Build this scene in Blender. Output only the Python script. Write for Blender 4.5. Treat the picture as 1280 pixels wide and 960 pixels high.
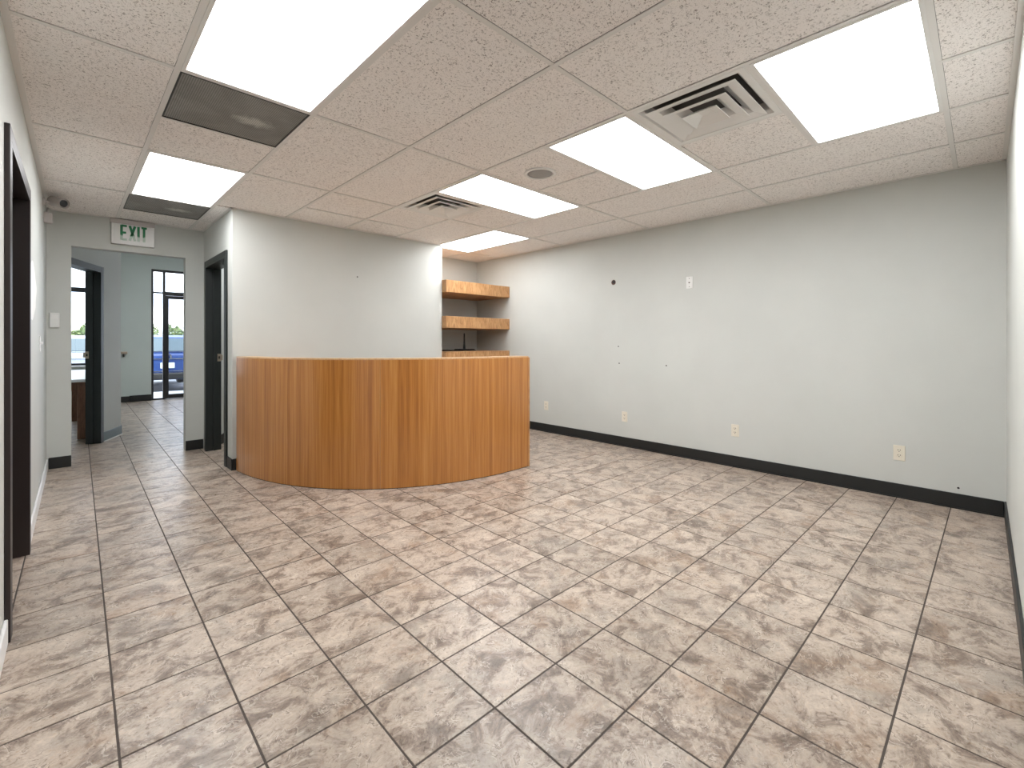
import bpy, math, random
import numpy as np
from mathutils import Vector, Matrix
random.seed(7)
for o in list(bpy.data.objects): bpy.data.objects.remove(o)
S = bpy.context.scene
COL = S.collection

# ------------------------------------------------------------------ camera
CAM_H = 1.2; CEIL = 2.454; YAW = math.radians(44.207)
cam_d = bpy.data.cameras.new('camera'); cam = bpy.data.objects.new('camera', cam_d); COL.objects.link(cam)
cam.location = (0, 0, CAM_H); cam.rotation_euler = (math.pi/2, 0, -YAW)
cam_d.sensor_fit = 'HORIZONTAL'; cam_d.sensor_width = 36; cam_d.lens = 36*572.66/1280
cam_d.shift_x = -0.0006; cam_d.shift_y = -(480-427.9)/1280
cam_d.clip_start = 0.01; cam_d.clip_end = 300
S.camera = cam
# ------------------------------------------------------------------ world, sun, exposure
PANEL = 7.5
S.view_settings.view_transform = 'Standard'; S.view_settings.look = 'None'
S.view_settings.gamma = 1; S.view_settings.use_curve_mapping = False
S.view_settings.exposure = 0.9
W = bpy.data.worlds.new('sky'); S.world = W; W.use_nodes = True
wn = W.node_tree; wn.nodes.clear()
wo = wn.nodes.new('ShaderNodeOutputWorld'); wb = wn.nodes.new('ShaderNodeBackground')
tc = wn.nodes.new('ShaderNodeTexCoord'); mp = wn.nodes.new('ShaderNodeMapping'); mp.inputs['Scale'].default_value = (1, 1, 3.5)
nz = wn.nodes.new('ShaderNodeTexNoise'); nz.inputs['Scale'].default_value = 5; nz.inputs['Detail'].default_value = 6
rp = wn.nodes.new('ShaderNodeValToRGB')
rp.color_ramp.elements[0].position = .42; rp.color_ramp.elements[0].color = (.58, .72, .95, 1)
rp.color_ramp.elements[1].position = .60; rp.color_ramp.elements[1].color = (.98, .99, 1, 1)
wn.links.new(tc.outputs['Generated'], mp.inputs['Vector']); wn.links.new(mp.outputs[0], nz.inputs['Vector'])
wn.links.new(nz.outputs['Fac'], rp.inputs['Fac']); wn.links.new(rp.outputs[0], wb.inputs['Color'])
wb.inputs['Strength'].default_value = 3.0
wn.links.new(wb.outputs[0], wo.inputs['Surface'])
sd = bpy.data.lights.new('sun', 'SUN'); sd.energy = 2.2; sd.angle = .02; sd.color = (1, .96, .9)
sun = bpy.data.objects.new('sun', sd); COL.objects.link(sun); sun.rotation_euler = (math.radians(38), 0, math.radians(-18))

# ------------------------------------------------------------------ helpers
class MB:
    def __init__(s): s.v = []; s.f = []; s.uv = {}
    def _add(s, vs, fs):
        b = len(s.v); s.v += [tuple(q) for q in vs]; s.f += [tuple(b+i for i in f) for f in fs]; return s
    def box(s, x0, x1, y0, y1, z0, z1):
        return s._add([(x0,y0,z0),(x1,y0,z0),(x1,y1,z0),(x0,y1,z0),(x0,y0,z1),(x1,y0,z1),(x1,y1,z1),(x0,y1,z1)],
            [(0,3,2,1),(4,5,6,7),(0,1,5,4),(1,2,6,5),(2,3,7,6),(3,0,4,7)])
    def prism(s, poly, z0, z1):            # poly counter-clockwise in xy
        n = len(poly); vs = [(x,y,z0) for x,y in poly]+[(x,y,z1) for x,y in poly]
        return s._add(vs, [tuple(range(n-1,-1,-1)), tuple(range(n,2*n))]+[(i,(i+1)%n,n+(i+1)%n,n+i) for i in range(n)])
    def seg(s, a, b, t0, t1, z0, z1, u0=None, u1=None):   # wall along a->b; offsets t to the left; u metres along
        a = Vector(a); b = Vector(b); d = (b-a); L = d.length; d /= L; nrm = Vector((-d.y, d.x))
        u0 = 0 if u0 is None else u0; u1 = L if u1 is None else u1
        p = [a+d*u0+nrm*t0, a+d*u1+nrm*t0, a+d*u1+nrm*t1, a+d*u0+nrm*t1]
        if t1 < t0: p = p[::-1]
        return s.prism([(q.x,q.y) for q in p], z0, z1)
    def lathe(s, prof, n=24, axis='Z', c=(0,0,0), close=False):
        vs = []; m = len(prof)
        for i in range(n):
            a = 2*math.pi*i/n
            for r, h in prof:
                p = (r*math.cos(a), r*math.sin(a), h)
                if axis == 'Y': p = (p[0], p[2], -p[1])
                if axis == 'X': p = (p[2], p[0], p[1])
                vs.append((p[0]+c[0], p[1]+c[1], p[2]+c[2]))
        fs = [(i*m+j, ((i+1)%n)*m+j, ((i+1)%n)*m+j+1, i*m+j+1) for i in range(n) for j in range(m-1)]
        return s._add(vs, fs)
    def frame_ring(s, R, r, zo, zi, c=(0,0), t=.003):       # square flared ring: outer half-size R at zo, inner r at zi
        cx, cy = c; vs = []
        for h, z in ((R,zo),((R*.45+r*.55),zo+(zi-zo)*.28),(r,zi)):
            for dx, dy in ((-1,-1),(1,-1),(1,1),(-1,1)): vs.append((cx+dx*h, cy+dy*h, z))
        for h, z in ((r,zi+t),(R,zo+t)):
            for dx, dy in ((-1,-1),(1,-1),(1,1),(-1,1)): vs.append((cx+dx*h, cy+dy*h, z))
        fs = []
        for k in range(4):
            for i in range(4): fs.append((k*4+i, k*4+(i+1)%4, (k+1)*4+(i+1)%4, (k+1)*4+i))
        for i in range(4): fs.append((16+i, 16+(i+1)%4, (i+1)%4, i))
        return s._add(vs, fs)
    def build(s, name, m, parent=None, bevel=0, smooth=False, loc=None, seg=2):
        me = bpy.data.meshes.new(name); me.from_pydata(s.v, [], s.f); me.validate(); me.update()
        import bmesh
        bm = bmesh.new(); bm.from_mesh(me); bmesh.ops.recalc_face_normals(bm, faces=bm.faces); bm.to_mesh(me); bm.free()
        o = bpy.data.objects.new(name, me); COL.objects.link(o)
        me.materials.append(m)
        if smooth:
            for p in me.polygons: p.use_smooth = True
        if bevel:
            b = o.modifiers.new('bevel', 'BEVEL'); b.width = bevel; b.segments = seg; b.limit_method = 'ANGLE'; b.angle_limit = .6
        if parent: o.parent = parent
        if loc: o.location = loc
        return o
def empty(name, loc=(0,0,0), rz=0):
    o = bpy.data.objects.new(name, None); COL.objects.link(o); o.location = loc; o.rotation_euler = (0,0,rz); o.empty_display_size = .05; return o
def tag(o, label=None, cat=None, group=None, kind=None):
    if label: o['label'] = label
    if cat: o['category'] = cat
    if group: o['group'] = group
    if kind: o['kind'] = kind
    return o
def struct(o, label, cat): return tag(o, label, cat, kind='structure')

# ------------------------------------------------------------------ materials
def mat(name, col, rough=.6, metal=0, spec=.5, coat=0):
    m = bpy.data.materials.new(name); m.use_nodes = True; b = m.node_tree.nodes['Principled BSDF']
    b.inputs['Base Color'].default_value = (*col, 1); b.inputs['Roughness'].default_value = rough
    b.inputs['Metallic'].default_value = metal; b.inputs['Specular IOR Level'].default_value = spec
    b.inputs['Coat Weight'].default_value = coat
    return m
def N(m, t, **kw):
    n = m.node_tree.nodes.new(t)
    for k, v in kw.items():
        if k in n.inputs: n.inputs[k].default_value = v
        else: setattr(n, k, v)
    return n
def L(m, a, b): m.node_tree.links.new(a, b)
def ramp(m, fac, stops):
    r = N(m, 'ShaderNodeValToRGB'); e = r.color_ramp.elements
    while len(e) < len(stops): e.new(.5)
    for i, (p, c) in enumerate(stops): e[i].position = p; e[i].color = (*c, 1) if len(c) == 3 else c
    L(m, fac, r.inputs['Fac']); return r.outputs['Color']
def mixc(m, fac, a, b, mode='MIX'):
    x = N(m, 'ShaderNodeMix', data_type='RGBA', blend_type=mode)
    for s, v in ((0, fac), (6, a), (7, b)):
        if hasattr(v, 'links') or hasattr(v, 'is_linked'): L(m, v, x.inputs[s])
        else: x.inputs[s].default_value = v if s == 0 else (*v, 1)
    return x.outputs[2]
def math_(m, op, a, b=0.):
    x = N(m, 'ShaderNodeMath', operation=op)
    for i, v in enumerate((a, b)):
        if hasattr(v, 'is_linked'): L(m, v, x.inputs[i])
        else: x.inputs[i].default_value = v
    return x.outputs[0]
def bsdf(m): return m.node_tree.nodes['Principled BSDF']
def noise(m, vec, scale, detail=4, rough=.55, dist=0):
    n = N(m, 'ShaderNodeTexNoise'); n.inputs['Scale'].default_value = scale; n.inputs['Detail'].default_value = detail
    n.inputs['Roughness'].default_value = rough; n.inputs['Distortion'].default_value = dist; L(m, vec, n.inputs['Vector']); return n.outputs['Fac']
def mapping(m, vec, sc): 
    x = N(m, 'ShaderNodeMapping'); x.inputs['Scale'].default_value = sc; L(m, vec, x.inputs['Vector']); return x.outputs[0]
def bump(m, h, strength, dist=.002):
    b = N(m, 'ShaderNodeBump'); b.inputs['Strength'].default_value = strength; b.inputs['Distance'].default_value = dist
    L(m, h, b.inputs['Height']); L(m, b.outputs[0], bsdf(m).inputs['Normal'])
def worldpos(m): return N(m, 'ShaderNodeNewGeometry').outputs['Position']
def objcoord(m): return N(m, 'ShaderNodeTexCoord').outputs['Object']
def randvec(m):
    oi = N(m, 'ShaderNodeObjectInfo'); r = math_(m, 'MULTIPLY', oi.outputs['Random'], 47.)
    c = N(m, 'ShaderNodeCombineXYZ'); L(m, r, c.inputs[0]); L(m, math_(m, 'MULTIPLY', r, 1.7), c.inputs[1]); L(m, r, c.inputs[2])
    v = N(m, 'ShaderNodeVectorMath', operation='ADD'); L(m, worldpos(m), v.inputs[0]); L(m, c.outputs[0], v.inputs[1]); return v.outputs[0], oi.outputs['Random']

def wall_mat(name, col):
    m = mat(name, col, .62, spec=.35); p = worldpos(m)
    n = noise(m, p, 1.6, 4); f = ramp(m, n, [(.35,(.0,)*3),(.7,(1,)*3)])
    c = mixc(m, f, tuple(x*.965 for x in col), tuple(min(1,x*1.02) for x in col)); L(m, c, bsdf(m).inputs['Base Color'])
    bump(m, noise(m, p, 130, 3), .12, .0015); return m
M = {}
M['wall'] = wall_mat('wall_paint', (.58, .592, .562))
M['wall_hall'] = wall_mat('hall_wall_paint', (.60, .66, .625))
M['base'] = mat('black_vinyl_base', (.011, .012, .012), .45)
M['base_green'] = mat('dark_green_vinyl_base', (.045, .075, .075), .4)
M['trim_white'] = mat('white_bead', (.75, .75, .74), .5)
M['door'] = mat('dark_door_paint', (.012, .016, .0155), .42)
M['door_brown'] = mat('dark_brown_frame', (.022, .014, .013), .4)
M['steel'] = mat('dull_brass_steel', (.5, .42, .34), .35, 1)
M['white'] = mat('white_plastic', (.78, .78, .76), .4)
M['almond'] = mat('almond_plastic', (.74, .69, .58), .4)
M['dark'] = mat('dark_slot', (.015, .013, .012), .6)
M['slot'] = mat('socket_slot', (.12, .1, .08), .6)
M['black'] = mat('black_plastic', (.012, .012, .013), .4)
M['tee'] = mat('ceiling_grid_enamel', (.80, .78, .755), .45)
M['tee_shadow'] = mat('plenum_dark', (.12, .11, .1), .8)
M['metal_frame'] = mat('white_enamel_frame', (.82, .81, .79), .4)
M['grey_cam'] = mat('beige_camera_shell', (.52, .48, .46), .45)
M['grout'] = mat('brown_grout', (.075, .06, .05), .85)
M['patch'] = mat('white_spackle', (.80, .80, .78), .8)
M['hole'] = mat('hole_edge', (.12, .06, .05), .8)
def emis(name, col, st):
    m = bpy.data.materials.new(name); m.use_nodes = True; nt = m.node_tree; nt.nodes.clear()
    o = nt.nodes.new('ShaderNodeOutputMaterial'); e = nt.nodes.new('ShaderNodeEmission'); e.inputs[0].default_value = (*col,1); e.inputs[1].default_value = st
    nt.links.new(e.outputs[0], o.inputs[0]); return m
M['panel'] = emis('light_diffuser', (.975, .985, 1), PANEL)

# floor tile
m = mat('mottled_stone_tile', (.5,.43,.36), .34, spec=.5); M['tile'] = m
v, rnd = randvec(m)
vs = mapping(m, v, (1, 1.15, 1))
n1 = noise(m, vs, 7.5, 14, .72, .6)
base = ramp(m, n1, [(.34,(.16,.122,.10)),(.42,(.25,.20,.168)),(.47,(.36,.295,.25)),(.495,(.47,.40,.345)),(.57,(.535,.465,.405)),(.66,(.64,.57,.50))])
n2 = noise(m, vs, 3.6, 10, .72, .4); rust = ramp(m, n2, [(.53,(0,0,0)),(.65,(1,1,1))])
base = mixc(m, math_(m, 'MULTIPLY', rust, .45), base, (.36,.235,.15))
n3 = noise(m, mapping(m, v, (1.1,1,1)), 4.4, 10, .72, .4); gy = ramp(m, n3, [(.51,(0,0,0)),(.62,(1,1,1))])
base = mixc(m, math_(m, 'MULTIPLY', gy, .50), base, (.33,.30,.275))
n4 = noise(m, vs, 42, 6, .72, 1.2); fl = ramp(m, n4, [(.34,(.42,.36,.32)),(.43,(.90,.88,.86)),(.56,(1,1,1)),(.64,(1.25,1.23,1.2))])
base = mixc(m, .9, base, fl, 'MULTIPLY')
n5 = noise(m, vs, 13, 4, .6, 1.1); n6 = noise(m, vs, 13, 2, .5)
cmask = ramp(m, n6, [(.50,(0,0,0)),(.56,(1,1,1))])
edge = ramp(m, math_(m, 'ABSOLUTE', math_(m, 'SUBTRACT', n5, .5)), [(.008,(1,1,1)),(.024,(0,0,0))])
base = mixc(m, math_(m, 'MULTIPLY', math_(m, 'MULTIPLY', edge, cmask), .35), base, (.80,.74,.67))
edge2 = ramp(m, math_(m, 'ABSOLUTE', math_(m, 'SUBTRACT', n5, .465)), [(.008,(1,1,1)),(.022,(0,0,0))])
base = mixc(m, math_(m, 'MULTIPLY', math_(m, 'MULTIPLY', edge2, cmask), .6), base, (.17,.13,.11))
rc = N(m, 'ShaderNodeMapRange'); L(m, rnd, rc.inputs[0]); rc.inputs[3].default_value = .89; rc.inputs[4].default_value = 1.05
cc = N(m, 'ShaderNodeCombineXYZ'); [L(m, rc.outputs[0], cc.inputs[i]) for i in range(3)]
base = mixc(m, 1., base, cc.outputs[0], 'MULTIPLY')
base = mixc(m, 1., base, (.93,.90,.855), 'MULTIPLY')
L(m, base, bsdf(m).inputs['Base Color'])
rr = ramp(m, n4, [(.3,(.38,)*3),(.7,(.24,)*3)]); L(m, rr, bsdf(m).inputs['Roughness'])
bump(m, math_(m, 'ADD', n1, math_(m, 'MULTIPLY', n4, .35)), .35, .004)

# ceiling tile
m = mat('fissured_ceiling_tile', (.7,.66,.63), .85, spec=.2); M['ctile'] = m
v, rnd = randvec(m)
f1 = noise(m, v, 50, 2, .5, 1.4); band = math_(m, 'ABSOLUTE', math_(m, 'SUBTRACT', f1, .5))
band = ramp(m, band, [(.012,(1,1,1)),(.034,(0,0,0))])
msk = ramp(m, noise(m, v, 78, 1, .5), [(.50,(0,0,0)),(.57,(1,1,1))])
pin = ramp(m, noise(m, v, 210, 1, .5), [(.31,(1,1,1)),(.37,(0,0,0))])
fis = math_(m, 'MAXIMUM', math_(m, 'MULTIPLY', band, msk), math_(m, 'MULTIPLY', pin, .5))
tone = ramp(m, noise(m, v, 2.2, 3), [(.35,(.955,.91,.885)),(.65,(.965,.93,.905))])
c = mixc(m, math_(m, 'MULTIPLY', fis, .85), tone, (.22,.18,.165)); L(m, c, bsdf(m).inputs['Base Color'])
bump(m, math_(m, 'SUBTRACT', math_(m,'MULTIPLY', noise(m, v, 180, 2), .3), fis), .5, .002)

# wood
def wood(name, dark, mid, light, uvmode, rough=.33):
    m = mat(name, mid, rough, spec=.5)
    if uvmode:
        uvn = N(m, 'ShaderNodeUVMap'); vec = uvn.outputs[0]
        g1 = noise(m, mapping(m, vec, (34, .5, 1)), 1.0, 3, .6, .2)
        g2 = noise(m, mapping(m, vec, (150, 2.2, 1)), 1.0, 4, .65, .3)
        sx = N(m, 'ShaderNodeSeparateXYZ'); L(m, vec, sx.inputs[0])
        strip = math_(m, 'FLOOR', math_(m, 'MULTIPLY', sx.outputs[0], 21.))
        wn_ = N(m, 'ShaderNodeTexWhiteNoise', noise_dimensions='1D'); L(m, strip, wn_.inputs['W'])
        g1 = math_(m, 'ADD', math_(m, 'MULTIPLY', g1, .88), math_(m, 'MULTIPLY', wn_.outputs['Value'], .12))
    else:
        p = objcoord(m)
        g1 = noise(m, mapping(m, p, (26, 5, 5)), 1, 5, .65, 1.6); g2 = noise(m, mapping(m, p, (120, 12, 9)), 1, 3, .6)
    f = math_(m, 'ADD', math_(m, 'MULTIPLY', g1, .62), math_(m, 'MULTIPLY', g2, .38))
    c = ramp(m, f, [(.34, dark), (.5, mid), (.66, light)]); L(m, c, bsdf(m).inputs['Base Color'])
    bump(m, g2, .08, .001); return m
M['wood'] = wood('honey_maple_veneer', (.31,.105,.020), (.47,.188,.036), (.58,.27,.068), True)
bsdf(M['wood']).inputs['Coat Weight'].default_value = .8; bsdf(M['wood']).inputs['Coat Roughness'].default_value = .2
M['wood_top'] = wood('pale_desk_edge', (.45,.26,.12), (.58,.36,.19), (.66,.44,.26), False)
M['wood_shelf'] = wood('oak_plywood', (.24,.105,.035), (.47,.245,.10), (.62,.38,.19), False, .45)
M['wood_leg'] = wood('brown_table_wood', (.15,.07,.045), (.24,.115,.07), (.32,.17,.11), False, .5)

# return grille: dusty perforated sheet
m = mat('perforated_grey_sheet', (.18,.175,.165), .7); M['grille'] = m
p = objcoord(m); 
sxx = N(m, 'ShaderNodeSeparateXYZ'); L(m, p, sxx.inputs[0])
def dots(ax): return math_(m, 'ABSOLUTE', math_(m, 'SUBTRACT', math_(m, 'FRACT', math_(m, 'MULTIPLY', sxx.outputs[ax], 105.)), .5))
hole = math_(m, 'GREATER_THAN', math_(m, 'ADD', dots(0), dots(1)), .52)
d1 = noise(m, p, 3.5, 6, .65, .5)
tone = ramp(m, d1, [(.35,(.25,.245,.235)),(.5,(.30,.295,.28)),(.62,(.35,.345,.33))])
vd = N(m, 'ShaderNodeVectorMath', operation='DISTANCE'); L(m, mapping(m, p, (1,1.6,0)), vd.inputs[0]); vd.inputs[1].default_value = (.09,.03,0)
sm = math_(m, 'MULTIPLY', ramp(m, math_(m, 'ADD', vd.outputs['Value'], math_(m, 'MULTIPLY', noise(m, p, 22, 4), .14)), [(.11,(1,1,1)),(.19,(0,0,0))]), .95)
tone = mixc(m, sm, tone, (.66,.65,.62))
c = mixc(m, math_(m, 'MULTIPLY', hole, .6), tone, (.05,.05,.047)); L(m, c, bsdf(m).inputs['Base Color'])
# speaker grille
m = mat('speaker_grille', (.34,.33,.32), .5); M['spk'] = m
# exit letters: green, with glare painted pale into the lower part
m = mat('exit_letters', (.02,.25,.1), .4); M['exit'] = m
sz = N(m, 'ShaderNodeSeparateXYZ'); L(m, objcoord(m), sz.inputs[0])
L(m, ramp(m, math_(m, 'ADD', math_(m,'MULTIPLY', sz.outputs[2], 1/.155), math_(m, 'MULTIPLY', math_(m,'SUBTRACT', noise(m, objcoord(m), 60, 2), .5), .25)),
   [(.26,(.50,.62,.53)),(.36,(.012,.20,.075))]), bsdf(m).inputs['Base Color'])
# glass
def glass(name, tint, refl=.06):
    m = bpy.data.materials.new(name); m.use_nodes = True; nt = m.node_tree; nt.nodes.clear()
    o = nt.nodes.new('ShaderNodeOutputMaterial'); t = nt.nodes.new('ShaderNodeBsdfTransparent'); t.inputs[0].default_value = (*tint,1)
    g = nt.nodes.new('ShaderNodeBsdfGlossy'); g.inputs['Roughness'].default_value = .02; x = nt.nodes.new('ShaderNodeMixShader'); x.inputs[0].default_value = refl
    nt.links.new(t.outputs[0], x.inputs[1]); nt.links.new(g.outputs[0], x.inputs[2]); nt.links.new(x.outputs[0], o.inputs[0]); return m
M['glass'] = glass('clear_pane', (.97,.98,.98)); M['tint'] = glass('tinted_pane', (.80,.82,.84))
M['alum'] = mat('dark_bronze_aluminium', (.02,.02,.021), .4)
M['concrete'] = mat('pale_concrete', (.55,.55,.54), .9)
M['asphalt'] = mat('sunlit_asphalt', (.35,.35,.36), .9)
M['car_blue'] = mat('navy_car_paint', (.02,.055,.20), .25, 0, .5, .6)
M['car_silver'] = mat('silver_car_paint', (.42,.46,.52), .25, .2, .5, .5)
M['car_glass'] = mat('dark_car_glass', (.10,.14,.16), .08)
M['chrome'] = mat('chrome', (.75,.76,.78), .15, 1)
M['red'] = mat('tail_lamp_red', (.35,.02,.02), .2)
M['rubber'] = mat('tyre_rubber', (.02,.02,.02), .8)
m = mat('leaf_green', (.12,.18,.05), .6); M['leaf'] = m
L(m, ramp(m, noise(m, worldpos(m), 3, 4), [(.3,(.05,.09,.025)),(.5,(.13,.19,.06)),(.7,(.30,.33,.13))]), bsdf(m).inputs['Base Color'])
M['bark'] = mat('bark', (.08,.055,.04), .9)
M['plate'] = mat('licence_plate', (.65,.72,.78), .4)
M['tabletop'] = mat('white_laminate', (.82,.83,.84), .35)

# ------------------------------------------------------------------ geometry constants (metres, camera at x=y=0)
XR = 4.615; YN = -.11; YE = 6.16; YP = 4.905; XS = 1.11; XP = 3.49; YA = 5.55
LA, LB = (-.14, YE), (-.1957, 1.30)          # left wall line, far to near
FAC = 12.0                                     # street facade
AW0, AW1 = (-.18, 6.28), (.503, 7.84)          # slanted office wall

# ------------------------------------------------------------------ floor
floor = MB().box(-3.2, 5.2, -2.2, FAC+.15, -.12, -.0013).build('floor', M['grout'])
struct(floor, 'mottled beige and grey square floor tiles with dark grout', 'floor')
T = .30208; ORG = (.09037*CAM_H, 1.44553*CAM_H); RA = -.0129
ca, sa = math.cos(RA), math.sin(RA)
def fpt(u, v): return (ORG[0]+ca*u-sa*v, ORG[1]+sa*u+ca*v)
s_, c_ = math.sin(YAW), math.cos(YAW)
def project(x, y, z):
    d = s_*x+c_*y
    if d < .05: return None
    return 640.8+572.66*(c_*x-s_*y)/d, 427.9-572.66*(z-CAM_H)/d
cells = []
for i in range(-11, 18):
    for j in range(-14, 36):
        cx, cy = fpt((i+.5)*T, (j+.5)*T)
        if not (-3.1 < cx < 5.1 and -2.1 < cy < FAC): continue
        pr = [project(*fpt((i+a)*T, (j+b)*T), 0) for a in (0,1) for b in (0,1)]
        area = 0
        if all(pr):
            xs = [p[0] for p in pr]; ys = [p[1] for p in pr]; q = [pr[0], pr[2], pr[3], pr[1]]
            inframe = max(xs) > 0 and min(xs) < 1280 and min(ys) < 960
            hidden = cx > XR+.15 or cx < -.3 or (cy > YP+.2 and cx > 1.3) or (cy > YE and not (.0 < cx < 2.0)) or cy < YN-.1
            hidden = hidden or (math.hypot(cx-3.2, cy-4.9) < 1.6) and cx < 3.3
            if inframe and not hidden: area = abs(sum(q[k][0]*q[(k+1)%4][1]-q[(k+1)%4][0]*q[k][1] for k in range(4)))/2
        cells.append((area, i, j))
cells.sort(reverse=True)
g = .0031; h_ = T/2-g
def tile_shape(mb, c, ang, b=.0009):
    vs = []
    for hh, z in ((h_, -.011), (h_, -b), (h_-b, 0)):
        for dx, dy in ((-1,-1),(1,-1),(1,1),(-1,1)):
            x, y = dx*hh, dy*hh; vs.append((c[0]+x*math.cos(ang)-y*math.sin(ang), c[1]+x*math.sin(ang)+y*math.cos(ang), z))
    fs = [(8,9,10,11)]+[(k*4+i, k*4+(i+1)%4, k*4+4+(i+1)%4, k*4+4+i) for k in (0,1) for i in range(4)]
    mb._add(vs, fs)
mb = MB(); tile_shape(mb, (0,0), 0); t0 = mb.build('floor_tile', M['tile'], floor); tm = t0.data
first = True; rest = MB()
for n, (a, i, j) in enumerate(cells):
    c = fpt((i+.5)*T, (j+.5)*T)
    if n < 300:
        if n == 0: o = t0
        else: o = bpy.data.objects.new('floor_tile', tm); COL.objects.link(o); o.parent = floor
        o.location = (c[0], c[1], random.uniform(-.0003, .0003)); o.rotation_euler = (0, 0, RA)
    else: tile_shape(rest, c, RA)
o = rest.build('distant_floor_tiles', M['tile'], floor); o['kind'] = 'stuff'

# ------------------------------------------------------------------ walls
def wall(name, mb, label, m='wall'):
    return struct(mb.build(name, M[m]), label, 'wall')
ZB = -.02
w = MB().box(XR, XR+.12, YN-.12, YA+.12, ZB, CEIL+.12); WR = wall('wall_right', w, 'long plain pale grey wall with four low outlets')
w = MB().box(1.35, XR, YN-.12, YN, ZB, CEIL+.12); wall('wall_near', w, 'pale wall at the right edge of the picture')
# left wall with door opening
Llen = (Vector(LB)-Vector(LA)).length
def lu(y): return (YE-y)/(YE-LB[1])*Llen
w = MB(); D1a, D1b, D1z = lu(3.775), lu(2.765), 2.02
w.seg(LA, LB, 0, -.12, ZB, CEIL+.12, -.12, D1a).seg(LA, LB, 0, -.12, ZB, CEIL+.12, D1b, Llen).seg(LA, LB, 0, -.12, D1z, CEIL+.12, D1a, D1b)
WL = wall('wall_left', w, 'narrow white lit wall with dark doorway at left edge')
# exit wall
w = MB(); OX0, OX1, OZ = .03, .94, 2.135
w.box(-.14, OX0, YE, YE+.12, ZB, CEIL+.6).box(OX1, XS+.12, YE, YE+.12, ZB, CEIL+.6).box(OX0, OX1, YE, YE+.12, OZ, CEIL+.6)
WB = wall('wall_back', w, 'grey end wall with open passage under the exit sign')
# partition side wall with door 2
w = MB(); E0, E1, EZ = 5.125, 5.98, 2.04
w.box(XS, XS+.12, YP+.12, E0, ZB, CEIL+.12).box(XS, XS+.12, E1, YE, ZB, CEIL+.12).box(XS, XS+.12, E0, E1, EZ, CEIL+.12)
wall('wall_partition_side', w, 'short grey return wall with dark doorway beside the desk')
w = MB().box(XS, XP, YP, YP+.12, ZB, CEIL-.001); WP = wall('wall_partition', w, 'plain grey partition wall rising behind the curved wood desk')
w = MB().box(XP-.12, XP, YP+.12, YA, ZB, CEIL-.001).box(XP-.12, XR, YA, YA+.12, ZB, CEIL+.12)
wall('wall_alcove', w, 'shadowed grey alcove walls behind the wooden shelves')
# space behind the camera
w = MB().box(-1.7, -1.58, -1.92, 1.30, ZB, CEIL+.12).box(-1.58, 1.35, -1.92, -1.8, ZB, CEIL+.12).box(1.35, 1.47, -1.92, YN-.12, ZB, CEIL+.12).seg((-1.7,1.30), (LB[0],1.30), 0, .12, ZB, CEIL+.12)
wall('wall_rear', w, 'pale grey walls of the lobby recess behind the viewpoint')
# hall beyond
ad = (Vector(AW1)-Vector(AW0)); AL = ad.length; ad /= AL; an = Vector((-ad.y, ad.x))
def au(y): return (y-AW0[1])/(AW1[1]-AW0[1])*AL
HZ = 3.05; D3a, D3b = au(6.52), au(7.335)
w = MB().seg(AW0, AW1, 0, .12, ZB, HZ, -.05, D3a).seg(AW0, AW1, 0, .12, ZB, HZ, D3b, AL).seg(AW0, AW1, 0, .12, 2.05, HZ, D3a, D3b)
w.box(.383, .503, 7.84, FAC, ZB, HZ)
wall('wall_hall_left', w, 'slanted pale wall with dark office doorway seen through passage')
w = MB().box(-3.0, -2.88, 6.2, FAC, ZB, HZ).box(-2.88, AW0[0]-.02, 6.2, 6.32, ZB, HZ)
wall('wall_office', w, 'plain side walls of the daylit office', 'wall_hall')
w = MB()
w.prism([(1.225,6.285),(1.30,6.285),(2.50,8.69),(2.42,8.73)], ZB, HZ).box(2.42, 5.0, 8.69, 8.81, ZB, HZ).box(4.9, 5.02, 8.81, FAC, ZB, HZ)
wall('wall_hall_right', w, 'pale angled wall seen through the partition doorway')
w = MB().box(3.37, 3.49, YA+.12, 8.69, ZB, HZ)
wall('wall_side_room', w, 'inner wall of the room behind the partition')
# facade
WX0, WX1, WT = 1.25, 4.6, 2.72; VX0, VX1, VB = -2.4, .30, .76  # entrance glazing widened on its unseen right side to admit more daylight
w = MB().box(-3.0, VX0, FAC, FAC+.15, ZB, HZ).box(VX1, .9, FAC, FAC+.15, ZB, HZ).box(.9, WX0, FAC, FAC+.15, ZB, HZ).box(WX1, 5.02, FAC, FAC+.15, ZB, HZ)
w.box(WX0, WX1, FAC, FAC+.15, WT, HZ).box(VX0, VX1, FAC, FAC+.15, ZB, VB).box(VX0, VX1, FAC, FAC+.15, WT, HZ)
wall('wall_street', w, 'pale green street wall beside the glazed entrance', 'wall_hall')

# wall marks
def disc(name, c, r, axis, m, parent, d=.004, n=14):
    mbd = MB(); mbd.lathe([(0,0),(r,0),(r,d),(0,d)], n, axis, c); return mbd.build(name, m, parent)
ho = disc('wall_hole', (XR-.0015, 3.039, 1.906), .030, 'X', M['hole'], WR, .003, 18)
disc('hole_core', (XR-.003, 3.036, 1.91), .020, 'X', M['dark'], ho, .003, 14)
for y, z in ((2.973,1.152),(2.962,.956),(2.376,.95),(.127,.148)):
    disc('nail_hole', (XR-.002, y, z), .0075, 'X', M['dark'], WR, .004, 8)
disc('nail_hole', (2.338, YP+.002, 1.935), .008, 'Y', M['dark'], WP, -.004, 8)
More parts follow.
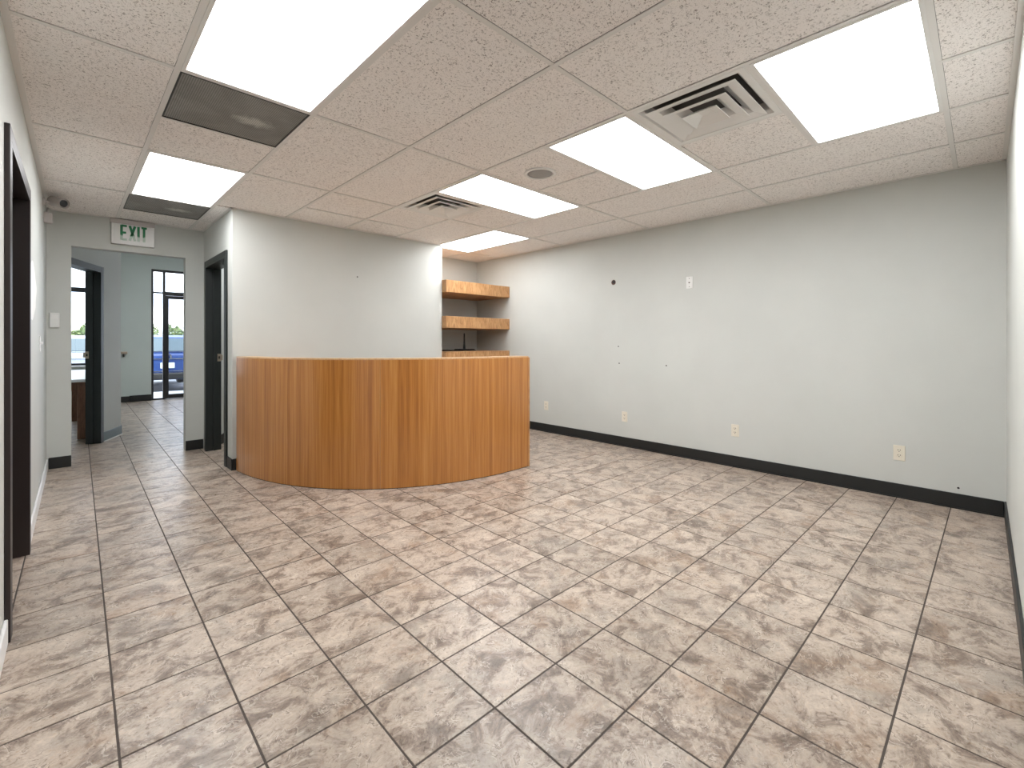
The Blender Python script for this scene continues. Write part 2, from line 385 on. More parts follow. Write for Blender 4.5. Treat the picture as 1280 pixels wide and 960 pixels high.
# spackle patch on the left wall
rnd = random.Random(3); pts = []
for k in range(40):
    a = 2*math.pi*k/40; yy = 4.28+ .40*math.cos(a)*(1+.10*math.sin(3*a)+.06*math.sin(7*a)); zz = 1.535+.175*math.sin(a)*(1+.12*math.cos(4*a+.5)); pts.append((yy, zz))
mbp = MB(); vs = []
for yy, zz in pts:
    x = LA[0]+(LB[0]-LA[0])*(YE-yy)/(YE-LB[1]); vs.append((x+.0015, yy, zz))
b = [(x-.004, y, z) for x,y,z in vs]; n_ = len(vs)
mbp._add(vs+b, [tuple(range(n_)), tuple(range(2*n_-1, n_-1, -1))]+[(i,(i+1)%n_,n_+(i+1)%n_,n_+i) for i in range(n_)])
mbp.build('spackle_patch', M['patch'], WL)

# ------------------------------------------------------------------ baseboards
def baseb(name, mb, label, m='base', bev=.004):
    return struct(mb.build(name, M[m], bevel=bev), label, 'baseboard')
BT, BH = .012, .108
o = baseb('baseboard_right', MB().box(XR-BT, XR, YN+BT, YA, 0, BH), 'long black vinyl base along the right wall')
MB().box(XR-BT-.008, XR-BT, YN+BT, YA, 0, .010).build('base_toe', M['base'], o)
o = baseb('baseboard_near', MB().box(1.4, XR, YN, YN+BT, 0, BH), 'black vinyl base on the near wall at the right edge')
baseb('baseboard_left', MB().seg(LA, LB, .0, BT, 0, .10, .02, D1a-.06).seg(LA, LB, 0, BT, 0, .10, D1b+.06, Llen-.01), 'pale painted base at the foot of the left wall', 'trim_white')
baseb('baseboard_back', MB().box(-.125, OX0, YE-BT, YE, 0, BH).box(OX1, XS-.005, YE-BT, YE, 0, BH), 'black vinyl base at the foot of the exit wall')
baseb('baseboard_partition', MB().box(XS-BT, XS, YP-BT, 5.10, 0, BH).box(XS, XP, YP-BT, YP, 0, BH).box(XP, XP+BT, YP-BT, YA, 0, BH), 'black vinyl base at the partition corner beside the desk')
baseb('baseboard_alcove', MB().box(XP+BT, XR-BT, YA-BT, YA, 0, BH), 'black vinyl base under the alcove shelves')
o = baseb('baseboard_hall_left', MB().seg(AW0, AW1, 0, -BT, 0, .115, D3b+.06, AL).box(.503, .515, 7.84, FAC-.01, 0, .115), 'dark green vinyl base on the slanted hall wall', 'base_green')
MB().seg(AW0, AW1, -BT, -BT-.012, 0, .012, D3b+.06, AL).build('white_bead', M['trim_white'], o)
baseb('baseboard_street', MB().box(.515, .9, FAC-BT, FAC, 0, .115).box(.9, WX0, FAC-.035, FAC, 0, .125), 'black vinyl base under the street wall')
baseb('baseboard_hall_right', MB().prism([(1.305,6.27),(1.315,6.265),(2.515,8.67),(2.505,8.68)], 0, .115), 'black vinyl base seen through the partition doorway')

# ------------------------------------------------------------------ doors
def door_frame(name, a, b, u0, u1, zt, side, label, m, thick=.12, cas=.055, leaf=None, strike=None, proud=.018):
    """side +1: wall body lies to the left of a->b; room face at offset 0"""
    root = empty(name, (0,0,0)); struct(root, label, 'door'); s = side
    for k, (p0, p1) in enumerate(((u0-cas, u0+.0), (u1-.0, u1+cas))):
        MB().seg(a, b, -s*proud, 0, 0, zt+cas, p0, p1).build('casing', M[m], root, bevel=.003)
    MB().seg(a, b, -s*proud, 0, zt, zt+cas, u0, u1).build('casing_head', M[m], root, bevel=.003)
    for (p0, p1) in ((u0, u0+.02), (u1-.02, u1)):
        MB().seg(a, b, -s*proud, s*(thick+.01), 0, zt, p0, p1).build('jamb', M[m], root)
    MB().seg(a, b, -s*proud, s*(thick+.01), zt-.02, zt, u0+.02, u1-.02).build('jamb_head', M[m], root)
    for (p0, p1) in ((u0+.02, u0+.034), (u1-.034, u1-.02)):
        MB().seg(a, b, s*.055, s*.085, 0, zt-.02, p0, p1).build('stop', M[m], root)
    if leaf: MB().seg(a, b, s*(thick-.035), s*(thick), .008, zt-.023, u0+.037, u1-.037).build('door_leaf', M['door'], root, bevel=.002)
    return root
# left door (closed dark leaf)
d1 = door_frame('door_1', LA, LB, D1a, D1b, D1z, -1, 'dark brown door frame at the left edge with black door', 'door_brown', leaf=True)
# partition door: opening seen obliquely
d2 = door_frame('door_2', (XS, YE), (XS, YP), YE-E1, YE-E0, EZ, 1, 'narrow dark doorway beside the curved desk', 'door', cas=.05)
def strike(root, c, d, n):
    """plate at c (3D) on a face with in-plane horizontal direction d and outward normal n"""
    d = Vector((*d,0)); n = Vector((*n,0)); c = Vector(c); z = Vector((0,0,1))
    mbs = MB(); 
    def bx(du, dz, t0, t1, off=(0,0)):
        q = []
        for t in (t0, t1):
            for a_, b_ in ((-1,-1),(1,-1),(1,1),(-1,1)): q.append(tuple(c+d*(off[0]+a_*du)+z*(off[1]+b_*dz)+n*t))
        return MB()._add(q, [(0,1,2,3),(7,6,5,4)]+[(i,(i+1)%4,4+(i+1)%4,4+i) for i in range(4)])
    o = bx(.017, .042, -.001, .002).build('strike_plate', M['steel'], root)
    bx(.007, .014, .002, .0028).build('strike_hole', M['dark'], o)
    bx(.012, .03, -.002, .014, (.020, 0)).build('strike_lip', M['steel'], root, bevel=.003)
strike(d2, (XS+.11, E1-.02, 1.03), (1,0), (0,-1))
mb = MB().box(XS-.012, XS+.02, E0-.05, E0-.02, 0, .03); mb.build('frame_foot', M['metal_frame'], d2)
# door closer arm bracket at head of door 2
MB().box(XS+.03, XS+.09, E0+.10, E0+.30, EZ-.045, EZ-.022).build('closer_bracket', M['door'], d2, bevel=.004)
# office door
d3 = door_frame('door_3', AW0, AW1, D3a, D3b, 2.05, 1, 'dark doorway into the daylit office beyond the passage', 'door', cas=.05)
jp = Vector(AW0)+ad*(D3b-.02)+an*.115
strike(d3, (jp.x, jp.y, 1.05), (an.x, an.y), (-ad.x, -ad.y))

# ------------------------------------------------------------------ ceiling
ceiling = MB().box(-1.7, XR+.12, -1.92, YA+.12, CEIL+.10, CEIL+.16).box(-1.7, XS+.12, YA+.12, YE, CEIL+.10, CEIL+.16).build('ceiling', M['tee_shadow'])
struct(ceiling, 'suspended ceiling of fissured tiles in a pale grid', 'ceiling')
o = MB().box(-3.0, 5.02, YE+.12, FAC+.15, HZ, HZ+.1).box(XS+.12, 5.02, YA+.12, YE+.12, HZ, HZ+.1).build('ceiling_hall', M['white']); struct(o, 'plain ceiling of the hall and office beyond', 'ceiling')
U = .61; X0 = .3645; V0 = 2.581
xn = lambda n: X0+U*n
yk = lambda k: V0+2*U*k
XLW = -.20
tiles = []; fixtures = []
ks = [yk(-2), yk(-1), yk(0), yk(1), yk(2)]
# left cut column
for a, b in ((1.42, ks[2]), ):
    pass
for a, b in zip([ks[0]]+ks[1:], ks[1:]+[YE]): tiles.append((XLW, xn(0), a, b))
# column 0
tiles += [(xn(0), xn(1), ks[0], ks[1]), (xn(0), xn(1), yk(.5), yk(1)), (xn(0), xn(1), yk(2.5), YE)]
fixtures += [('light', xn(0), xn(1), ks[1], ks[2]), ('grille', xn(0), xn(1), ks[2], yk(.5)), ('light', xn(0), xn(1), ks[3], ks[4]), ('grille', xn(0), xn(1), ks[4], yk(2.5))]
tiles += [(xn(1), XS, YP+.0, yk(2.5)), (xn(1), XS, yk(2.5), YE)]
# columns 1, 2
for n in (1, 2):
    for k in (-2, -1, 0): tiles.append((xn(n), xn(n+1), yk(k), yk(k+1)))
    if n == 1: tiles.append((xn(1), xn(2), yk(1), YP))
    else: tiles += [(xn(2), xn(3), yk(1), yk(1.5)), (xn(2), xn(3), yk(1.5), YP)]
# columns 3, 4
fixtures += [('light', xn(3), xn(5), yk(-2), yk(-1.5)), ('diffuser', xn(3), xn(4), yk(-1.5), yk(-1)), ('light', xn(3), xn(5), yk(-1), yk(-.5)),
             ('light', xn(3), xn(5), yk(0), yk(.5)), ('diffuser', xn(3), xn(4), yk(.5), yk(1))]
tiles += [(xn(4), xn(5), yk(-1.5), yk(-1)), (xn(3), xn(4), yk(-.5), yk(0)), (xn(4), xn(5), yk(-.5), yk(0)), (xn(4), xn(5), yk(.5), yk(1))]
tiles += [(xn(3), xn(4), yk(1), yk(1.5)), (xn(3), xn(4), yk(1.5), YP), (xn(4), xn(5), yk(1), YP)]
# columns 5, 6
for n in (5, 6):
    x1 = min(xn(n+1), XR)
    for k in (-2, -1, 0): tiles.append((xn(n), x1, yk(k), yk(k+1)))
fixtures.append(('light', xn(5), xn(6), yk(1), yk(2)))
tiles += [(xn(6), XR, yk(1), yk(2)), (max(xn(5), XP), xn(6), yk(2), YA), (xn(6), XR, yk(2), YA)]
# near strip and recess behind the camera
for n in range(2, 7): tiles.append((xn(n), min(xn(n+1), XR), YN, yk(-2)))
for n in range(-3, 2):
    x0 = max(xn(n), -1.58)
    x1 = xn(n+1) if n != 1 else xn(2)
    if n < -1: tiles.append((x0, x1, yk(-2), 1.30))
    tiles += [(x0, min(x1, 1.35 if n == 1 else x1), yk(-3), YN if n == 1 else yk(-2)), (x0, min(x1, 1.35 if n == 1 else x1), -1.8, yk(-3))]
tiles.append((xn(1), xn(2), YN, yk(-2)))
tiles.append((xn(-1)-.0, XLW, yk(-2), 1.30))
for x0, x1, y0, y1 in tiles:
    MB().box(x0+.0132, x1-.0132, y0+.0132, y1-.0132, CEIL+.0045, CEIL+.02).build('ceiling_tile', M['ctile'], ceiling)
# grid
edges = {}
for x0, x1, y0, y1 in tiles+[f[1:] for f in fixtures]:
    for x in (x0, x1): edges.setdefault(('v', round(x, 3)), []).append((y0, y1))
    for y in (y0, y1): edges.setdefault(('u', round(y, 3)), []).append((x0, x1))
def union(iv):
    out = []
    for a, b in sorted(iv):
        if out and a <= out[-1][1]+.002: out[-1][1] = max(out[-1][1], b)
        else: out.append([a, b])
    return out
walls_v = {round(XLW,3), round(XR,3), round(XS,3), -1.58, 1.35}; walls_u = {round(YN,3), round(YE,3), round(YP,3), round(YA,3), -1.8, 1.3}
for (ax, c), iv in edges.items():
    for a, b in union(iv):
        tw = .012; wa = (c in walls_v) if ax == 'v' else (c in walls_u)
        lo, hi = c-tw, c+tw
        dz = 0 if ax == 'v' else .0006
        if ax == 'v': mb = MB().box(lo, hi, a, b, CEIL+dz, CEIL+.0035)
        else: mb = MB().box(a, b, lo, hi, CEIL+dz, CEIL+.0035)
        if wa: continue
        mb.build('grid_tee', M['tee'], ceiling)
# wall angles
def wang(mb): mb.build('wall_angle', M['tee'], ceiling)
wang(MB().box(XR-.022, XR, YN, YA, CEIL-.002, CEIL+.003)); wang(MB().box(1.35, XR, YN, YN+.022, CEIL-.002, CEIL+.003))
wang(MB().seg(LA, LB, 0, .024, CEIL-.002, CEIL+.003)); wang(MB().box(-.14, XS, YE-.022, YE, CEIL-.002, CEIL+.003))
wang(MB().box(XS-.022, XS, YP-.022, YE, CEIL-.002, CEIL+.003)); wang(MB().box(XS-.022, XP, YP-.022, YP, CEIL-.002, CEIL+.003))
wang(MB().box(XP, XR, YA-.022, YA, CEIL-.002, CEIL+.003))

# ---- fixtures
LIGHTLAB = ['large ceiling light panel at top left, nearest the dark return grille', 'ceiling light panel in the corridor before the exit sign',
  'large ceiling light panel at top right beside the big air diffuser', 'ceiling light panel between the round speaker and the big air diffuser',
  'ceiling light panel beside the small far air diffuser', 'farthest ceiling light panel, partly hidden by the partition']
li = gi = di = 0
for kind, x0, x1, y0, y1 in fixtures:
    cx, cy = (x0+x1)/2, (y0+y1)/2; hx, hy = (x1-x0)/2, (y1-y0)/2
    if kind == 'light':
        r = empty('ceiling_light', (cx, cy, CEIL)); tag(r, LIGHTLAB[li], 'ceiling light', 'recessed light panels'); li += 1
        ix, iy = hx-.012, hy-.012; fw = .016
        f = MB()
        f.box(-ix, ix, -iy, -iy+fw, -.002, .014).box(-ix, ix, iy-fw, iy, -.002, .014).box(-ix, -ix+fw, -iy+fw, iy-fw, -.002, .014).box(ix-fw, ix, -iy+fw, iy-fw, -.002, .014)
        f.build('frame', M['metal_frame'], r)
        MB().box(-ix+fw, ix-fw, -iy+fw, iy-fw, .003, .008).build('lens', M['panel'], r)
        MB().box(-ix+.004, ix-.004, -iy+.004, iy-.004, .016, .085).build('housing', M['metal_frame'], r)
    elif kind == 'grille':
        r = empty('return_grille', (cx, cy, CEIL))
        tag(r, ['dusty dark grey return air grille beside the large left light panel', 'dark grey return air grille just above the exit sign'][gi], 'vent', 'return air grilles'); gi += 1
        ix, iy = hx-.012, hy-.012; fw = .007; f = MB()
        f.box(-ix, ix, -iy, -iy+fw, -.001, .012).box(-ix, ix, iy-fw, iy, -.001, .012).box(-ix, -ix+fw, -iy+fw, iy-fw, -.001, .012).box(ix-fw, ix, -iy+fw, iy-fw, -.001, .012)
        f.build('frame', M['black'], r); MB().box(-ix+fw, ix-fw, -iy+fw, iy-fw, .003, .008).build('perforated_panel', M['grille'], r)
    else:
        r = empty('air_diffuser', (cx, cy, CEIL))
        tag(r, ['large stepped square air diffuser beside the top right light panel', 'small far stepped square air diffuser above the desk'][di], 'vent', 'square ceiling air diffusers'); di += 1
        o_ = .293; i_ = .262; f = MB()
        f.frame_ring(i_, .235, 0, .055, t=.004)
        f.box(-o_, o_, -o_, -i_, -.001, .006).box(-o_, o_, i_, o_, -.001, .006).box(-o_, -i_, -i_, i_, -.001, .006).box(i_, o_, -i_, i_, -.001, .006)
        f.build('flange', M['metal_frame'], r)
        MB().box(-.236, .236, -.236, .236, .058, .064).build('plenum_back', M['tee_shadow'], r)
        for q, (R, rr_) in enumerate(((.236, .140), (.166, .075), (.092, .0))):
            if rr_: MB().frame_ring(R, rr_, -.010-.010*q, .034-.006*q, t=.003).build('louvre', M['metal_frame'], r)
            else:
                b = MB(); zz = -.030
                vs = [(-R,-R,zz),(R,-R,zz),(R,R,zz),(-R,R,zz),(-.035,-.035,zz+.034),(.035,-.035,zz+.034),(.035,.035,zz+.034),(-.035,.035,zz+.034)]
                vt = [(x,y,z+.004) for x,y,z in vs]
                b._add(vs+vt, [(0,1,5,4),(1,2,6,5),(2,3,7,6),(3,0,4,7),(4,5,6,7),(8,12,13,9),(9,13,14,10),(10,14,15,11),(11,15,12,8),(12,15,14,13),(0,8,9,1),(1,9,10,2),(2,10,11,3),(3,11,8,0)])
                pass
                b.build('centre_cone', M['metal_frame'], r)
for lab, x, y in (('added unseen ceiling light panel in the hall beyond the passage', 1.5, 9.4), ('added unseen ceiling light panel inside the daylit office', -1.2, 9.0), ('added unseen ceiling light panel in the room behind the partition', 2.0, 6.3)):
    r = empty('ceiling_light', (x, y, HZ)); tag(r, lab, 'ceiling light', 'recessed light panels')  # unseen panels added to brighten the hall, office and side room
    f = MB().box(-.305, .305, -.61, -.59, -.02, 0).box(-.305, .305, .59, .61, -.02, 0).box(-.305, -.285, -.59, .59, -.02, 0).box(.285, .305, -.59, .59, -.02, 0)
    f.build('frame', M['metal_frame'], r); MB().box(-.285, .285, -.59, .59, -.012, -.004).build('lens', M['panel'], r)
# speaker
r = empty('ceiling_speaker', (2.521, 2.30, CEIL)); tag(r, 'round grey ceiling speaker set between two light panels', 'speaker')
MB().lathe([(.118,.006),(.120,-.003),(.108,-.008),(.096,-.006),(.094,.006),(.118,.006)], 40).build('rim', M['metal_frame'], r, smooth=True)
MB().lathe([(0,-.004),(.06,-.004),(.094,-.001),(.094,.005),(0,.005)], 40).build('grille', M['spk'], r, smooth=True)

# ------------------------------------------------------------------ windows
def pane(mb, name, m, parent): return mb.build(name, M[m], parent)
w1 = empty('window_1'); struct(w1, 'glazed street entrance with dark frame, sidelight and transom', 'window')
Y0, Y1 = FAC+.03, FAC+.10
FR = [(WX0, WX0+.04, 0, WT), (WX0+.195, WX0+.24, 0, WT), (2.42, 2.47, 0, WT), (WX1-.04, WX1, 0, WT)]
for a in FR: MB().box(a[0], a[1], Y0, Y1, a[2], a[3]).build('mullion', M['alum'], w1, bevel=.003)
for a in ((WX0+.04, WX0+.195, WT-.045, WT), (WX0+.24, 2.42, WT-.045, WT), (2.47, WX1-.04, WT-.045, WT), (WX0+.04, WX0+.195, 2.225, 2.255), (WX0+.24, 2.42, 2.19, 2.27), (2.47, WX1-.04, 2.19, 2.27), (WX0+.04, WX0+.195, 0, .03), (2.47, WX1-.04, 0, .06)):
    MB().box(a[0], a[1], Y0, Y1, a[2], a[3]).build('transom_bar', M['alum'], w1, bevel=.003)
for a, mm in (((WX0+.04, WX0+.195, .03, 2.225), 'glass'), ((WX0+.04, WX0+.195, 2.255, WT-.045), 'glass'), ((WX0+.24, 2.42, 2.27, WT-.045), 'glass'), ((2.47, WX1-.04, .06, 2.19), 'glass'), ((2.47, WX1-.04, 2.27, WT-.045), 'glass')):
    MB().box(a[0], a[1], FAC+.06, FAC+.066, a[2], a[3]).build('pane', M[mm], w1)
dl = MB(); dx0, dx1 = WX0+.24, 2.42
dl.box(dx0, dx0+.055, Y0+.01, Y1-.01, .01, 2.185).box(dx1-.055, dx1, Y0+.01, Y1-.01, .01, 2.185).box(dx0+.055, dx1-.055, Y0+.01, Y1-.01, 2.12, 2.185).box(dx0+.055, dx1-.055, Y0+.01, Y1-.01, .01, .10)
dl = dl.build('glass_door', M['alum'], w1, bevel=.003)
MB().box(dx0+.055, dx1-.055, FAC+.06, FAC+.066, .10, 2.12).build('door_pane', M['tint'], dl)
w2 = empty('window_2'); struct(w2, 'bright office window with dark transom bar beyond the doorway', 'window')
for x in (VX0, -1.05, VX1-.05): MB().box(x, x+.05, Y0, Y1, VB, WT).build('mullion', M['alum'], w2, bevel=.003)
for xa, xb in ((VX0+.05, -1.05), (-1.0, VX1-.05)):
    for z0, z1 in ((VB, VB+.04), (2.16, 2.25), (WT-.045, WT)): MB().box(xa, xb, Y0, Y1, z0, z1).build('transom_bar', M['alum'], w2, bevel=.003)
    for z0, z1 in ((VB+.04, 2.16), (2.25, WT-.045)): MB().box(xa, xb, FAC+.06, FAC+.066, z0, z1).build('pane', M['glass'], w2)
MB().box(VX0, VX1, FAC-.14, FAC+.03, VB-.03, VB).build('sill', M['tabletop'], w2, bevel=.004)

# ------------------------------------------------------------------ reception desk
DC = (3.2, 4.9)
th_ = np.radians([2.6,15.6,26.3,36.9,46.1,55.2,65.1,77,90]); rr_ = np.array([2.065,2.052,2.045,2.036,2.012,1.976,1.928,1.878,1.83])
pf = np.polyfit(th_, rr_, 4)
def dpt(t, off=0):
    r = float(np.polyval(pf, t)); dr = float(np.polyval(np.polyder(pf), t))
    p = Vector((DC[0]-r*math.cos(t), DC[1]-r*math.sin(t)))
    tg = Vector((-dr*math.cos(t)+r*math.sin(t), -dr*math.sin(t)-r*math.cos(t))).normalized()   # along increasing t
    nin = Vector((-tg.y, tg.x))                       # inward normal
    if nin.dot(Vector(DC)-p) < 0: nin = -nin
    return p+nin*off
def sweep(name, t0, t1, o0, o1, z0, z1, m, parent, n=24, bevel=0):
    ts = [t0+(t1-t0)*i/n for i in range(n+1)]; vs = []; uv = []; s = 0; prev = None
    acc = []
    for t in ts:
        p = dpt(t, o0)
        if prev is not None: s += (p-prev).length
        prev = p; acc.append(s+2.06*t0)
    vs = []
    for t in ts:
        a, b = dpt(t, o0), dpt(t, o1)
        vs += [(a.x,a.y,z0),(a.x,a.y,z1),(b.x,b.y,z1),(b.x,b.y,z0)]
    fs = []
    for i in range(n):
        for k in range(4): fs.append((i*4+k, i*4+(k+1)%4, i*4+4+(k+1)%4, i*4+4+k))
    fs += [(0,3,2,1), (n*4, n*4+1, n*4+2, n*4+3)]
    mbx = MB(); mbx._add(vs, fs); o = mbx.build(name, m, parent, bevel=bevel)
    uvl = o.data.uv_layers.new(name='UVMap')
    for lp in o.data.loops:
        vi = lp.vertex_index; uvl.data[lp.index].uv = (acc[vi//4], o.data.vertices[vi].co.z)
    return o
desk = empty('reception_desk'); tag(desk, 'curved honey-coloured wood veneer reception desk in front of the partition', 'desk')
DH = 1.068; rd = math.radians
TS = [1.1, 24.0, 47.0, 69.0, 90.0]
for a, b in zip(TS, TS[1:]):
    sweep('front_panel', rd(a)+.0004, rd(b)-.0004, 0, .022, .006, DH-.012, M['wood'], desk, 20)
sweep('inner_shell', rd(1.1), rd(90), .0225, .10, 0, DH-.014, M['wood'], desk, 60)
sweep('top_cap', rd(1.1), rd(90), .0005, .16, DH-.012, DH, M['wood_top'], desk, 60)
sweep('work_surface', rd(4), rd(89.5), .10, .62, .72, .75, M['wood_top'], desk, 60)
e = dpt(rd(90)); MB().box(e.x+.0005, e.x+.020, e.y+.002, e.y+.62, 0, DH-.013).build('end_panel', M['wood_shelf'], desk, bevel=.001)
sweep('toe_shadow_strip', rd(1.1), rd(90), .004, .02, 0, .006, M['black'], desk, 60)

# ------------------------------------------------------------------ shelves and router
for lab, z0, z1 in (('topmost thick wooden shelf in the alcove behind the desk', 1.85, 2.008), ('middle thick wooden shelf in the alcove behind the desk', 1.388, 1.54), ('lowest thick wooden shelf, holding the black router, in the alcove', .93, 1.08)):
    r = empty('wall_shelf', (XP, 4.81, z0)); tag(r, lab, 'shelf', 'alcove shelves'); Wd = XR-XP; h = z1-z0
    MB().box(0, Wd, .02, YA-4.81, 0, h).build('shelf_box', M['wood_shelf'], r)
    MB().box(0, Wd, 0, .0195, 0, h-.004).build('front_fascia', M['wood_shelf'], r, bevel=.0015)
    MB().box(0, Wd, -.001, .0195, h-.0038, h+.0002).build('edge_band', M['wood_top'], r)
r = empty('wifi_router', (4.10, 5.20, 1.081)); tag(r, 'black router with upright antenna on the lowest alcove shelf', 'router')
MB().box(-.45, .13, -.09, .09, 0, .012).build('base', M['black'], r, bevel=.004)
MB().box(-.13, .12, -.08, .08, .0125, .026).build('body', M['black'], r, bevel=.006)
MB().lathe([(0,.02),(.019,.02),(.013,.10),(.010,.245),(.006,.25),(0,.25)], 12).build('antenna', M['black'], r, loc=(-.01,.0,0))

# ------------------------------------------------------------------ outlets and plates
def duplex(name, y, z, label):
    r = empty(name, (XR, y, z)); tag(r, label, 'outlet', 'duplex outlets on the right wall')
    MB().box(-.006, 0, -.036, .036, -.0585, .0585).build('plate', M['almond'], r, bevel=.003)
    for dz in (-.0195, .0195):
        rc_ = MB().box(-.0085, -.0055, -.017, .017, dz-.0145, dz+.0145).build('receptacle', M['almond'], r, bevel=.002)
        MB().box(-.0092, -.0084, .0045, .0085, dz-.001, dz+.009).build('slot', M['slot'], rc_)
        MB().box(-.0092, -.0084, -.0085, -.0045, dz-.001, dz+.009).build('slot', M['slot'], rc_)
        MB().box(-.0092, -.0084, -.0028, .0028, dz-.010, dz-.0045).build('ground_hole', M['slot'], rc_)
    return r
duplex('wall_outlet', .455, .345, 'almond duplex outlet nearest the right corner')
duplex('wall_outlet', 1.668, .351, 'almond duplex outlet, second from the right corner')
duplex('wall_outlet', 2.888, .342, 'almond duplex outlet, second from the desk')
duplex('wall_outlet', 4.094, .350, 'almond duplex outlet nearest the end of the desk')
r = empty('cable_plate', (XR, 2.12, 1.817)); tag(r, 'white cable wall plate high on the right wall', 'wall plate')
MB().box(-.006, 0, -.036, .036, -.062, .062).build('plate', M['white'], r, bevel=.003)
MB().lathe([(0,-.012),(.007,-.012),(.007,0),(0,0)], 12, 'X', (0,0,0)).build('jack', M['slot'], r)
for dz in (-.042, .042): MB().lathe([(0,-.008),(.004,-.008),(.004,0),(0,0)], 8, 'X', (0,0,dz)).build('screw', M['slot'], r)
# switch on the left wall
def lwall(y): return LA[0]+(LB[0]-LA[0])*(YE-y)/(YE-LB[1])
r = empty('light_switch', (lwall(5.1), 5.1, 1.19), math.atan2(LA[1]-LB[1], LA[0]-LB[0])-math.pi/2)
tag(r, 'white toggle light switch on the left wall below the patch', 'light switch')
MB().box(0, .005, -.036, .036, -.06, .06).build('plate', M['white'], r, bevel=.002)
MB().box(.005, .020, -.005, .005, -.004, .014).build('toggle', M['white'], r, bevel=.002)
# thermostat style plate on exit wall
r = empty('wall_control', (-.085, YE, 1.41)); tag(r, 'white wall control box left of the passage', 'thermostat')
MB().box(-.034, .034, -.022, 0, -.07, .07).build('body', M['white'], r, bevel=.006)
MB().box(-.022, .022, -.024, -.0215, .01, .05).build('cover', M['metal_frame'], r, bevel=.001)
# switch inside door 2 room
wd = Vector((1.2, 2.405)).normalized(); sp = Vector((1.30, 6.285))+wd*.17; ang = math.atan2(wd.y, wd.x)
r = empty('light_switch', (sp.x, sp.y, 1.17), ang); tag(r, 'almond light switch seen through the partition doorway', 'light switch')
MB().box(-.036, .036, -.006, 0, -.06, .06).build('plate', M['almond'], r, bevel=.002)
MB().box(-.005, .005, -.018, -.006, -.004, .014).build('toggle', M['almond'], r, bevel=.002)

# ------------------------------------------------------------------ exit sign
r = empty('exit_sign', (.489, YE, 2.20)); tag(r, 'white exit sign with green letters above the passage', 'exit sign')
MB().box(-.17, .172, -.052, 0, 0, .207).build('housing', M['white'], r, bevel=.004)
MB().box(-.178, .178, -.062, 0, .2075, .252).build('canopy', M['grey_cam'], r, bevel=.003)
MB().box(-.150, .155, -.055, -.0525, .015, .200).build('face_panel', M['white'], r, bevel=.001)
def bar(mb, x0, z0, x1, z1, wd=.021):
    a = Vector((x0, z0)); b = Vector((x1, z1)); d = (b-a).normalized(); n = Vector((-d.y, d.x))*wd/2
    q = [a-n, b-n, b+n, a+n]; vs = [(p.x, -.0575, p.y) for p in q]+[(p.x, -.0545, p.y) for p in q]
    mb._add(vs, [(0,1,2,3),(7,6,5,4)]+[(i,(i+1)%4,4+(i+1)%4,4+i) for i in range(4)])
lz = .042; Hh = .152
lt = {'E': [(0,0,0,Hh),(0,Hh-.007,.042,Hh-.007),(0,Hh*.5,.036,Hh*.5),(0,.007,.042,.007)], 'X': [(0,0,.042,Hh),(.042,0,0,Hh)], 'I': [(0,0,0,Hh)], 'T': [(.021,0,.021,Hh),(0,Hh-.007,.044,Hh-.007)]}
for ch, ox in (('E', -.092), ('X', -.028), ('I', .042), ('T', .066)):
    b = MB()
    for x0, z0, x1, z1 in lt[ch]: bar(b, x0, z0, x1, z1)
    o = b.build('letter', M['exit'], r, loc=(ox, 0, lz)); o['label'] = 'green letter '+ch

# ------------------------------------------------------------------ security camera
cy_ = 5.50; cxw = lwall(cy_)
r = empty('security_camera', (cxw, cy_, 2.385)); tag(r, 'small beige dome-eye security camera high on the left wall', 'camera')
MB().lathe([(0,0),(.034,0),(.034,.012),(.014,.02),(0,.02)], 18, 'X').build('mount', M['grey_cam'], r)
MB().lathe([(0,.015),(.012,.015),(.012,.06),(0,.06)], 12, 'X').build('arm', M['grey_cam'], r)
o = MB().lathe([(0,-.075),(.026,-.072),(.036,-.05),(.036,.055),(.030,.062),(0,.062)], 20, 'Z').build('body', M['grey_cam'], r, smooth=False)
aim = Vector((.75, -1.0, -.32)).normalized(); o.location = (.088, -.01, .008); o.rotation_euler = aim.to_track_quat('Z', 'Y').to_euler()
l_ = MB().lathe([(0,.0625),(.029,.0625),(.029,.070),(.022,.073),(0,.073)], 20, 'Z').build('lens', M['black'], o)
v_ = MB().lathe([(.0375,-.05),(.0375,.078),(.041,.078),(.041,-.05),(.0375,-.05)], 20, 'Z')
v_.build('hood', M['grey_cam'], o)
r = empty('junction_box', (lwall(5.72), 5.72, 2.29)); tag(r, 'small beige junction box below the security camera', 'junction box')
MB().box(0, .05, -.035, .035, -.045, .045).build('box_body', M['grey_cam'], r, bevel=.003)
MB().box(.0505, .054, -.031, .031, -.04, .04).build('lid', M['grey_cam'], r, bevel=.001)
MB().lathe([(0,.045),(.008,.045),(.008,.09),(0,.09)], 10, 'Z', (.025,0,0)).build('conduit', M['grey_cam'], r)

